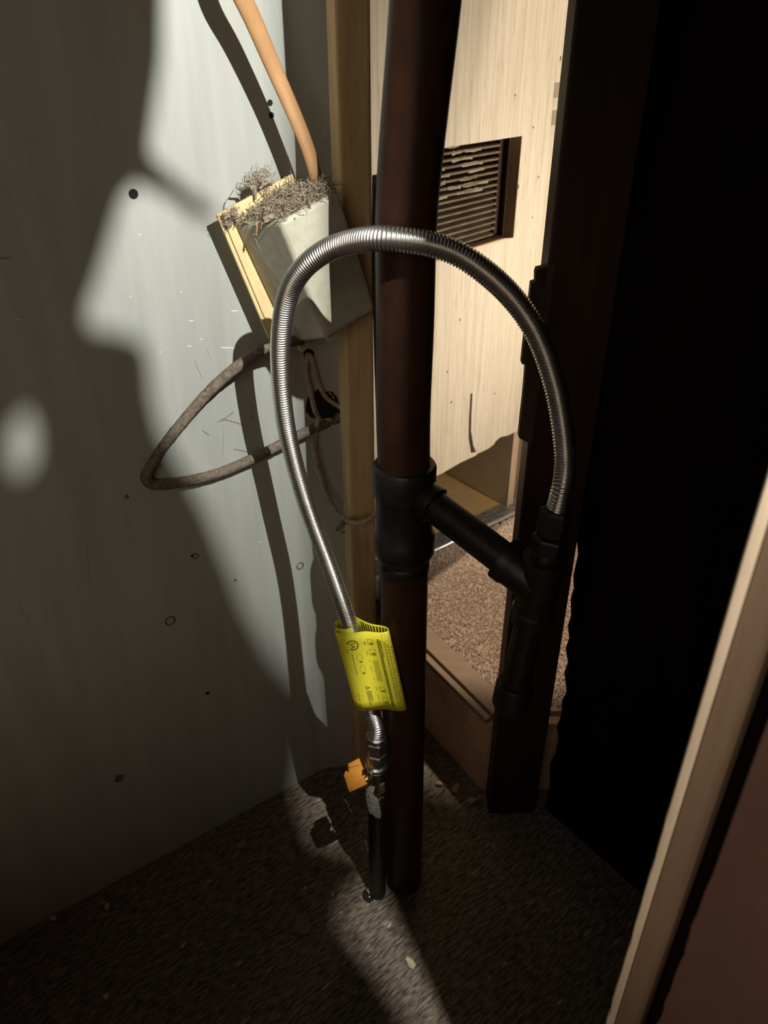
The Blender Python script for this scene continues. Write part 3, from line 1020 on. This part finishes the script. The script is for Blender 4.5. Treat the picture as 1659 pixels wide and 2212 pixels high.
# warning triangle with exclamation bar
tri = MB()
A_, B_, C_ = (U(.45), .700 * TLEN), (U(.365), .672 * TLEN), (U(.365), .728 * TLEN)
cen = ((A_[0] + B_[0] + C_[0]) / 3, (A_[1] + B_[1] + C_[1]) / 3)
for p, q in ((A_, B_), (B_, C_), (C_, A_)):
    pi = (p[0] + (cen[0] - p[0]) * .32, p[1] + (cen[1] - p[1]) * .32)
    qi = (q[0] + (cen[0] - q[0]) * .32, q[1] + (cen[1] - q[1]) * .32)
    tri.add([tag_pt(*p, PO), tag_pt(*q, PO), tag_pt(*qi, PO), tag_pt(*pi, PO)], [(0, 1, 2, 3)])
link('warning_symbol', mesh(tri.v, tri.f), M['ink'], wt)
bars('warning_mark', [(.383, .6965, .425, .7035), (.370, .6965, .378, .7035)], M['ink'])
txt = []
for k, (u, e) in enumerate(((.440, .87), (.421, .90), (.402, .865), (.383, .94), (.365, .93))):
    txt += words(u, .742, e, .011, 20 + k, .010, .024, .004)
bars('warning_text', txt, M['ink'])
bars('caption_text', words(.268, .255, .53, .014, 40, .018, .05, .005), M['ink_soft'])
bars('date_text', words(.193, .760, .865, .012, 41) + words(.193, .900, .965, .016, 42), M['ink_soft'])
bars('bold_text', words(.795, .085, .93, .020, 43, .012, .03, .004) + words(.825, .085, .96, .020, 44, .012, .03, .004) + words(.855, .10, .30, .018, 45), M['ink'])
bars('small_text', [(.535, .12, .545, .165), (.553, .12, .563, .165), (.548, .235, .558, .29), (.552, .355, .562, .372), (.552, .425, .562, .49), (.552, .58, .562, .602), (.552, .70, .562, .745), (.552, .80, .562, .865), (.552, .885, .562, .915)], M['ink_soft'])
# outline pictures of fittings
ic = []
for (u, v, du, dv) in ((.655, .128, .055, .035), (.655, .255, .06, .04), (.672, .735, .06, .03), (.68, .88, .055, .045)):
    ic += [(u - du, v - dv, u - du + .008, v + dv), (u + du - .008, v - dv, u + du, v + dv), (u - du, v - dv, u + du, v - dv + .004), (u - du, v + dv - .004, u + du, v + dv)]
    ic += [(u - du * .4, v + dv * .2, u + du * .9, v + dv * .75)]
fins = []
for k in range(15):
    v = .365 + .265 * k / 15
    fins.append((.615, v, .72, v + .0055))
bars('fitting_drawing', ic, M['ink_soft'])
bars('hose_drawing', fins, M['ink_soft'])
for (u, v) in ((.40, .31), (.40, .455)):
    b = arc(U(u), v * TLEN, .0027, .0046, 0, 2 * math.pi, .00018, 22)
    link('valve_drawing', mesh(b.v, b.f), M['ink_soft'], wt)
bars('valve_cap_drawing', [(.375, .355, .43, .372), (.375, .500, .43, .517)], M['ink_soft'])
# printed table that runs over the fold
tb = [(.905, .03, .910, .985), (1.14, .03, 1.145, .985), (.905, .03, 1.145, .036), (.905, .98, 1.145, .986), (.955, .03, .959, .985), (1.005, .03, 1.009, .985)]
for v in (.10, .17, .25):
    tb.append((.905, v, 1.145, v + .004))
for k, u in enumerate((.920, .968, 1.02, 1.06, 1.10)):
    tb += words(u, .12 + .03 * k, .96, .022, 60 + k, .008, .03, .010)
bars('printed_table', tb, M['ink_soft'])
# print that shows inside the rolled back sheet
ins = MB()
r_ = random.Random(5)
v = .03
back0 = 0.069
for k in range(10):
    s0 = back0 + 0.0038 * k
    s1 = s0 + 0.0022
    ins.add([tag_pt(s0, .02 * TLEN, PO), tag_pt(s1, .02 * TLEN, PO), tag_pt(s1, .11 * TLEN, PO), tag_pt(s0, .11 * TLEN, PO)], [(0, 1, 2, 3)])
    ins.add([tag_pt(s0, .02 * TLEN, -PO), tag_pt(s1, .02 * TLEN, -PO), tag_pt(s1, .11 * TLEN, -PO), tag_pt(s0, .11 * TLEN, -PO)], [(0, 1, 2, 3)])
link('inside_print', mesh(ins.v, ins.f), M['ink'], wt)

# ================================================================== JUNCTION BOX
HB = 0.070
P1 = on_wall(468, 464, 0.030)
P2 = on_wall(582, 733, 0.030)
pe = P2 - P1
up_ = -pe.normalized()
rt_ = up_.cross(WN).normalized()
if rt_.dot(WD) < 0:
    rt_ = -rt_
box = thing('junction_box', 'tilted putty coloured electrical box on the metal wall, dusty on top', 'electrical box', tuple(P1))
# back plate with a raised rim
MB().box(P1, pe, rt_ * 0.0850, -WN * 0.0035).build('back_plate', M['plate'], box, bevel=0.0008)
MB().box(P1 + WN * 0.0002 + rt_ * 0.0035 + pe * 0.015, pe * 0.965, rt_ * 0.0062, WN * 0.0022).build('plate_rim', M['plate'], box, bevel=0.0006)
# cover: front corners from the picture, side walls running back to the plate
F = [on_wall(x, y, 0.030 + HB) for (x, y) in ((605, 478), (733, 412), (812, 668), (705, 733))]
Bk = [on_wall(506, 486, 0.030), None, None, on_wall(626, 742, 0.030)]
Bk[1] = Bk[0] + rt_ * 0.066
Bk[2] = Bk[3] + rt_ * 0.066
cv_ = MB().box8([F[0], F[1], F[2], F[3], Bk[0], Bk[1], Bk[2], Bk[3]])
cv_.build('cover', M['box'], box, bevel=0.0045, bseg=3)
# pale seam along the cover edge and side groove
s0, s1 = F[0].lerp(Bk[0], 0.70), F[3].lerp(Bk[3], 0.70)
sn = (F[3] - F[0]).cross(Bk[0] - F[0]).normalized()
if sn.dot(CAMP - F[0]) < 0:
    sn = -sn
MB().box(s0.lerp(s1, 0.06) - sn * 0.0003, (s1 - s0) * 0.88, (F[0] - Bk[0]).normalized() * 0.003, sn * 0.0008).build('side_seam', M['box'], box)
# broken lower corner tab
tb_ = [on_wall(x, y, 0.030 + 0.060) for (x, y) in ((708, 730), (720, 722), (731, 708), (752, 688), (760, 694), (742, 705), (735, 716), (722, 735), (712, 738))]
MB().prism(tb_, -WN * 0.006).build('broken_tab', M['box'], box)
tb_ = [on_wall(x, y, 0.034) for (x, y) in ((640, 742), (668, 738), (655, 756), (648, 758))]
MB().prism(tb_, WN * 0.003).build('loose_tab', M['plate'], box)
# knock-outs on the top
topn = (F[1] - F[0]).cross(Bk[0] - F[0]).normalized()
if topn.dot(Z) < 0:
    topn = -topn
for f_, g_ in ((0.25, 0.45), (0.62, 0.4)):
    c = F[0].lerp(F[1], f_).lerp(Bk[0].lerp(Bk[1], f_), g_)
    MB().lathe(c, topn, [(-0.0004, 0.006), (0.0010, 0.006), (0.0012, 0.0045), (0.0003, 0.004)], 16).build('knockout', M['box'], box, smooth=True)

# fluff lying over the top of the box
fz = MB()
fr = random.Random(12)


def rnd():
    return Vector((fr.uniform(-1, 1), fr.uniform(-1, 1), fr.uniform(-1, 1)))


def top_pt(s, t, h):
    return F[0].lerp(F[1], s).lerp(Bk[0].lerp(Bk[1], s), t) + topn * h


def ball(c, r, flat=0.55):
    b = bmesh.new()
    bmesh.ops.create_icosphere(b, subdivisions=2, radius=r)
    for v in b.verts:
        q = v.co * fr.uniform(0.7, 1.25)
        q -= topn * q.dot(topn) * (1 - flat)
        v.co = c + q
    k = len(fz.v)
    fz.v += [v.co.copy() for v in b.verts]
    b.verts.index_update()
    fz.f += [tuple(v.index + k for v in f.verts) for f in b.faces]
    b.free()


def fibre(c, d, n_, st, r):
    q = [c]
    for j in range(n_):
        d = (d + rnd() * 0.75).normalized()
        q.append(q[-1] + d * st)
    fz.tube(q, r, 3, caps=False)


for k in range(60):
    s = fr.random() ** 0.7
    ball(top_pt(s, fr.uniform(0.15, 1.1), fr.uniform(-0.001, 0.002 + 0.006 * s)), fr.uniform(0.002, 0.0062))
for k in range(12):
    ball(P1 + rt_ * fr.uniform(0.004, 0.016) + pe * fr.uniform(0.01, 0.09) + WN * fr.uniform(0.001, 0.007), fr.uniform(0.0015, 0.004))
for k in range(14):
    ball(top_pt(fr.uniform(0.45, 0.72), 1.0 + fr.uniform(0, 0.12), 0.004 + 0.022 * fr.random()), fr.uniform(0.0018, 0.0042), 0.9)
for k in range(1500):
    s = fr.random() ** 0.75
    c = top_pt(s, fr.uniform(-0.02, 1.15), fr.uniform(0.0, 0.004 + 0.008 * s))
    fibre(c, rnd() + topn * 0.2, 6, fr.uniform(0.0008, 0.0022), fr.uniform(0.00016, 0.00042))
for k in range(330):
    c = top_pt(fr.uniform(0.42, 0.78), 1.0 + fr.uniform(-0.05, 0.12), 0.003 + 0.027 * fr.random())
    fibre(c, rnd() + topn * 0.5, 6, fr.uniform(0.0006, 0.0018), fr.uniform(0.00014, 0.00032))
for k in range(160):
    c = P1 + rt_ * fr.uniform(0.002, 0.018) + pe * fr.uniform(0.0, 0.10) + WN * fr.uniform(0.001, 0.008)
    fibre(c, rnd(), 5, fr.uniform(0.0005, 0.0014), fr.uniform(0.00012, 0.0003))
for (x, y, dx, dy) in ((552, 404, -18, -2), (560, 408, 8, -22), (545, 410, -26, -14), (570, 400, 22, -6), (550, 402, 2, 30)):
    a = on_wall(x, y, 0.035)
    b = on_wall(x + dx, y + dy, 0.035)
    m_ = (a + b) / 2 + rnd() * 0.003
    fz.tube([a, m_, b], [0.0014, 0.0012, 0.0009], 5)
fo = fz.build('lint', M['dust'])
fo['kind'] = 'stuff'
tag(fo, 'grey brown fluff and lint heaped on top of the tilted electrical box', 'dust')
# one pine needle like sliver stuck on the side of the box
nd = [on_wall(554, 478, 0.066), on_wall(556, 492, 0.068), on_wall(553, 508, 0.068)]
tag(MB().tube(nd, 0.0008, 5).build('straw', M['tan_cable']), 'thin orange straw stuck to the dark side of the electrical box', 'straw')
# spider web strands left of the box (hair thin threads on the wall)
for pts, lab in (([(505, 409), (496, 424), (487, 436), (484, 452)], 'dark wispy cobweb thread on the metal wall left of the box top'),):
    q, _ = spline([on_wall(x, y, 0.003) for x, y in pts], 10)
    tag(MB().tube(q, 0.0004, 5).build('cobweb', M['scuff']), lab, 'cobweb')

# ================================================================== CABLES
# tan flat cable from above into the box
tp = [on_wall(490, -110, 0.062), on_wall(508, -40, 0.060), on_wall(536, 20, 0.058), on_wall(567, 90, 0.056), on_wall(606, 180, 0.056), on_wall(641, 260, 0.060), on_wall(668, 330, 0.064), on_wall(683, 385, 0.066), on_wall(692, 432, 0.060)]
q, _ = spline(tp, 70)
rads = [0.0083 - 0.0025 * i / 69 for i in range(70)]
tag(MB().tube(q, rads, 16, squash=0.55, side=WD).build('power_cable', M['tan_cable'], smooth=True), 'thick tan cable coming down from above into the box', 'cable')
# dusty grey loop
gp = [(650, 735, 0.045), (620, 738, 0.045), (580, 748, 0.036), (545, 768, 0.030), (500, 802, 0.022), (450, 848, 0.016), (400, 905, 0.012), (355, 962, 0.009), (325, 1008, 0.0075), (315, 1032, 0.0068), (325, 1045, 0.0065), (352, 1047, 0.0065), (400, 1040, 0.0065), (460, 1026, 0.0068), (520, 1003, 0.0075), (580, 974, 0.009), (630, 948, 0.011), (680, 925, 0.012), (720, 908, 0.012)]
gpts = [on_wall(x, y, o) for x, y, o in gp] + [on_face(748, 894, 0.011), on_face(762, 888, 0.0065)]
q, _ = spline(gpts, 140)
gc = MB().tube(q, [0.0056 * (1 + fr.uniform(-0.05, 0.05)) for _ in q], 14)
gco = gc.build('cable', M['grey_cable'], smooth=True)
tag(gco, 'dusty grey cable bent in a pointed loop against the metal wall', 'cable')
# dusty wires out of the small hole
wires = [
    ([(664, 772), (662, 800), (668, 830), (674, 860), (682, 890), (690, 905)], 0.0030, 'dusty wire curving down from the small round hole, left one', 'fw'),
    ([(672, 772), (682, 805), (690, 832), (704, 858), (722, 872), (742, 884)], 0.0026, 'dusty wire curving right from the small hole to the post', 'fw'),
]
for pts, r, lab, _k in wires:
    q, _ = spline([on_face(667, 764, -0.004)] + [on_face(x, y, 0.006) for x, y in pts], 40)
    o = MB().tube(q, [r * (1 + fr.uniform(-0.14, 0.14)) for _ in q], 10).build('wire', M['wire'], smooth=True)
    tag(o, lab, 'wire')
pts = [on_face(690, 902, 0.008), on_face(680, 940, 0.010), on_face(683, 985, 0.012), on_face(694, 1030, 0.014), on_face(705, 1065, 0.018), on_face(722, 1100, 0.030), at(745, 1122, 0.885), at(772, 1130, 0.868), at(798, 1122, 0.865), at(815, 1103, 0.872), at(824, 1085, 0.885)]
q, _ = spline(pts, 80)
tag(MB().tube(q, [0.0031 * (1 + fr.uniform(-0.2, 0.25)) for _ in q], 10).build('wire', M['wire'], smooth=True), 'long fluffy wire hanging down and passing in front of the wooden post', 'wire')
clump = MB()
fz = clump
for k in range(22):
    ball(at(736 + fr.uniform(-8, 10), 1122 + fr.uniform(-8, 30), 0.885), fr.uniform(0.001, 0.0032))
co = clump.build('lint', M['dust'])
co['kind'] = 'stuff'
tag(co, 'small tuft of lint clinging to the wire left of the post', 'dust')
# thin orange wire ends in the knock-out
for k, (a, b) in enumerate((((686, 896), (702, 912)), ((708, 846), (716, 852)), ((716, 852), (723, 862)))):
    tag(MB().tube([on_face(*a, 0.004), on_face(*b, 0.007)], 0.0010, 8).build('copper_wire', M['copper'], smooth=True),
        ['bare copper wire end below the ragged hole', 'upper bare copper wire glinting right of the ragged hole', 'lower bare copper wire glinting right of the ragged hole'][k], 'wire')
# thin black cable between post and pipe
q, _ = spline([at(812, 380, 0.66), at(812, 600, 0.72), at(816, 800, 0.77), at(822, 990, 0.82), at(824, 1100, 0.86), at(826, 1230, 0.92), at(822, 1330, 0.98)], 60)
tag(MB().tube(q, 0.0034, 10).build('cable', M['iron_fit'], smooth=True), 'thin black cable running upright between the wooden post and the pipe', 'cable')
# dark thin wire loop behind the box top
q, _ = spline([on_face(700, 385, 0.01), on_face(712, 378, 0.014), on_face(725, 375, 0.014), on_face(735, 372, 0.01)], 16)
tag(MB().tube(q, 0.0012, 8).build('wire', M['wire'], smooth=True), 'short thin wire behind the top of the electrical box', 'wire')

# ================================================================== DEBRIS ON THE FLOOR
def chip(name, x, y, sx_, sy_, h, m, label, cat, rotz=0.0, seed=0, tilt=0.0, group=None):
    r = random.Random(seed)
    c = on_floor(x, y)
    b = bmesh.new()
    bmesh.ops.create_icosphere(b, subdivisions=2, radius=1.0)
    R = Matrix.Rotation(rotz, 3, 'Z') @ Matrix.Rotation(tilt, 3, 'X')
    for v in b.verts:
        k = r.uniform(0.8, 1.15)
        v.co = R @ Vector((v.co.x * sx_ * k, v.co.y * sy_ * k, v.co.z * h * k))
    zmin = min(v.co.z for v in b.verts)
    for v in b.verts:
        v.co += c - Z * (zmin)
    me = bpy.data.meshes.new(name)
    b.to_mesh(me)
    b.free()
    return tag(link(name, me, m), label, cat, group)


chip('plaster_chip', 887, 2083, 0.0085, 0.0050, 0.0030, M['cream_chip'], 'largest cream chip lying in the lit streak of floor', 'chip', 2.2, 1)
chip('plaster_chip', 841, 2000, 0.0042, 0.0016, 0.0010, M['chip'], 'small white flake in the middle of the lit floor streak', 'chip', 0.9, 2)
chip('plaster_chip', 232, 1960, 0.0032, 0.0050, 0.0025, M['chip'], 'white chip on dark floor right of the chip against the wall foot', 'chip', 0.3, 3)
chip('plaster_chip', 116, 1985, 0.0036, 0.0042, 0.0025, M['chip'], 'white chip lying against the foot of the metal wall', 'chip', -0.7, 4)
chip('plaster_chip', 396, 2044, 0.0022, 0.0045, 0.0018, M['chip'], 'narrow white chip on dark floor left of the paper scrap', 'chip', -0.5, 5)
chip('plaster_chip', 229, 2155, 0.0036, 0.0038, 0.0022, M['chip'], 'white chip nearest the bottom left of the floor', 'chip', -0.8, 6)
chip('plaster_chip', 431, 1793, 0.0024, 0.0026, 0.0018, M['chip'], 'tiny round white chip at the wall foot halfway along', 'chip', 0, 7)
chip('plaster_chip', 38, 2047, 0.0075, 0.0052, 0.0020, M['floor'], 'dull brown flake at the far left beside the wall foot', 'chip', 0.3, 8)
chip('plaster_chip', 659, 1919, 0.0018, 0.0022, 0.0015, M['chip'], 'tiny white crumb just above the paper scrap', 'crumb', 0, 9)
chip('plaster_chip', 826, 1833, 0.0014, 0.0028, 0.0014, M['chip'], 'tiny white crumb beside the foot of the black pipe', 'crumb', -0.5, 10)
chip('plaster_chip', 808, 1765, 0.0036, 0.0014, 0.0012, M['chip'], 'thin white crumb on the floor below the gas valve', 'crumb', -0.6, 11)
chip('plaster_chip', 719, 1934, 0.0014, 0.0020, 0.0012, M['chip'], 'upper tiny crumb at the left edge of the lit streak', 'crumb', -0.5, 12)
chip('plaster_chip', 736, 1972, 0.0020, 0.0014, 0.0012, M['chip'], 'lower tiny crumb at the left edge of the lit streak', 'crumb', 0.5, 13)
chip('plaster_chip', 984, 1805, 0.0022, 0.0014, 0.0012, M['chip'], 'tiny crumb on the dark floor right of the black pipe', 'crumb', 0.2, 14)
chip('rubble', 1020, 1733, 0.0075, 0.0045, 0.004, M['plywood'], 'brown crumb of rubble under the subfloor edge, nearest the jamb', 'rubble', 0.4, 15)
chip('rubble', 985, 1705, 0.010, 0.006, 0.004, M['plywood'], 'brown lump of rubble under the subfloor edge, middle one', 'rubble', 0.9, 16)
chip('rubble', 948, 1695, 0.006, 0.004, 0.003, M['plywood'], 'brown lump of rubble under the subfloor edge, nearest the pipe', 'rubble', -0.4, 17)
chip('rubble', 800, 1926, 0.006, 0.005, 0.004, M['dust'], 'grey crumb beside the dark hole in the floor', 'rubble', 0.4, 18)
a, b = on_floor(956, 1712) + Z * 0.003, on_floor(987, 1664) + Z * 0.003
tag(MB().tube([a, b], 0.0009, 6).build('nail', M['screw'], smooth=True), 'thin dark nail lying among the rubble by the subfloor edge', 'nail')
# paper scrap
sq = [on_floor(x, y) + Z * (0.002 + 0.004 * k_) for x, y, k_ in ((640, 1976, 0.2), (650, 1980, 0), (661, 1969, 1), (668, 1984, 0.6), (672, 2004, 0.3), (669, 2018, 0), (652, 2022, 0), (632, 2016, 0), (630, 2006, 0), (642, 2000, 0))]
o = MB().prism(sq, Z * 0.0008).build('paper_scrap', M['scrap'])
tag(o, 'curled brown scrap of paper on the dark floor', 'paper')
# hole in the floor with a glinting nail head and crumbled edge
hp2 = [on_floor(x, y) + Z * 0.0002 for x, y in ((783, 1928), (790, 1920), (800, 1926), (808, 1930), (814, 1936), (806, 1946), (798, 1952), (786, 1944), (782, 1936))]
ho = MB().prism(hp2, Z * 0.0008).build('floor_hole', M['hole'])
ho.parent = bpy.data.objects['floor']
c = on_floor(798, 1940)
tag(MB().lathe(c + Z * 0.0008, Z, [(0, 0.0018), (0.003, 0.0018), (0.0036, 0.001)], 12).build('screw', M['zinc'], smooth=True), 'shiny screw head in the dark hole in the floor', 'screw')
cr_ = MB()
fz = cr_
for k in range(26):
    x, y = fr.uniform(803, 846), fr.uniform(1888, 1930)
    if y > 1930 - (x - 800) * 0.3 + 6:
        continue
    ball(on_floor(x, y) + Z * 0.002, fr.uniform(0.0012, 0.004))
oo = cr_.build('sawdust', M['cream_chip'])
oo['kind'] = 'stuff'
tag(oo, 'crumbled yellowish sawdust at the foot of the black pipe', 'sawdust')
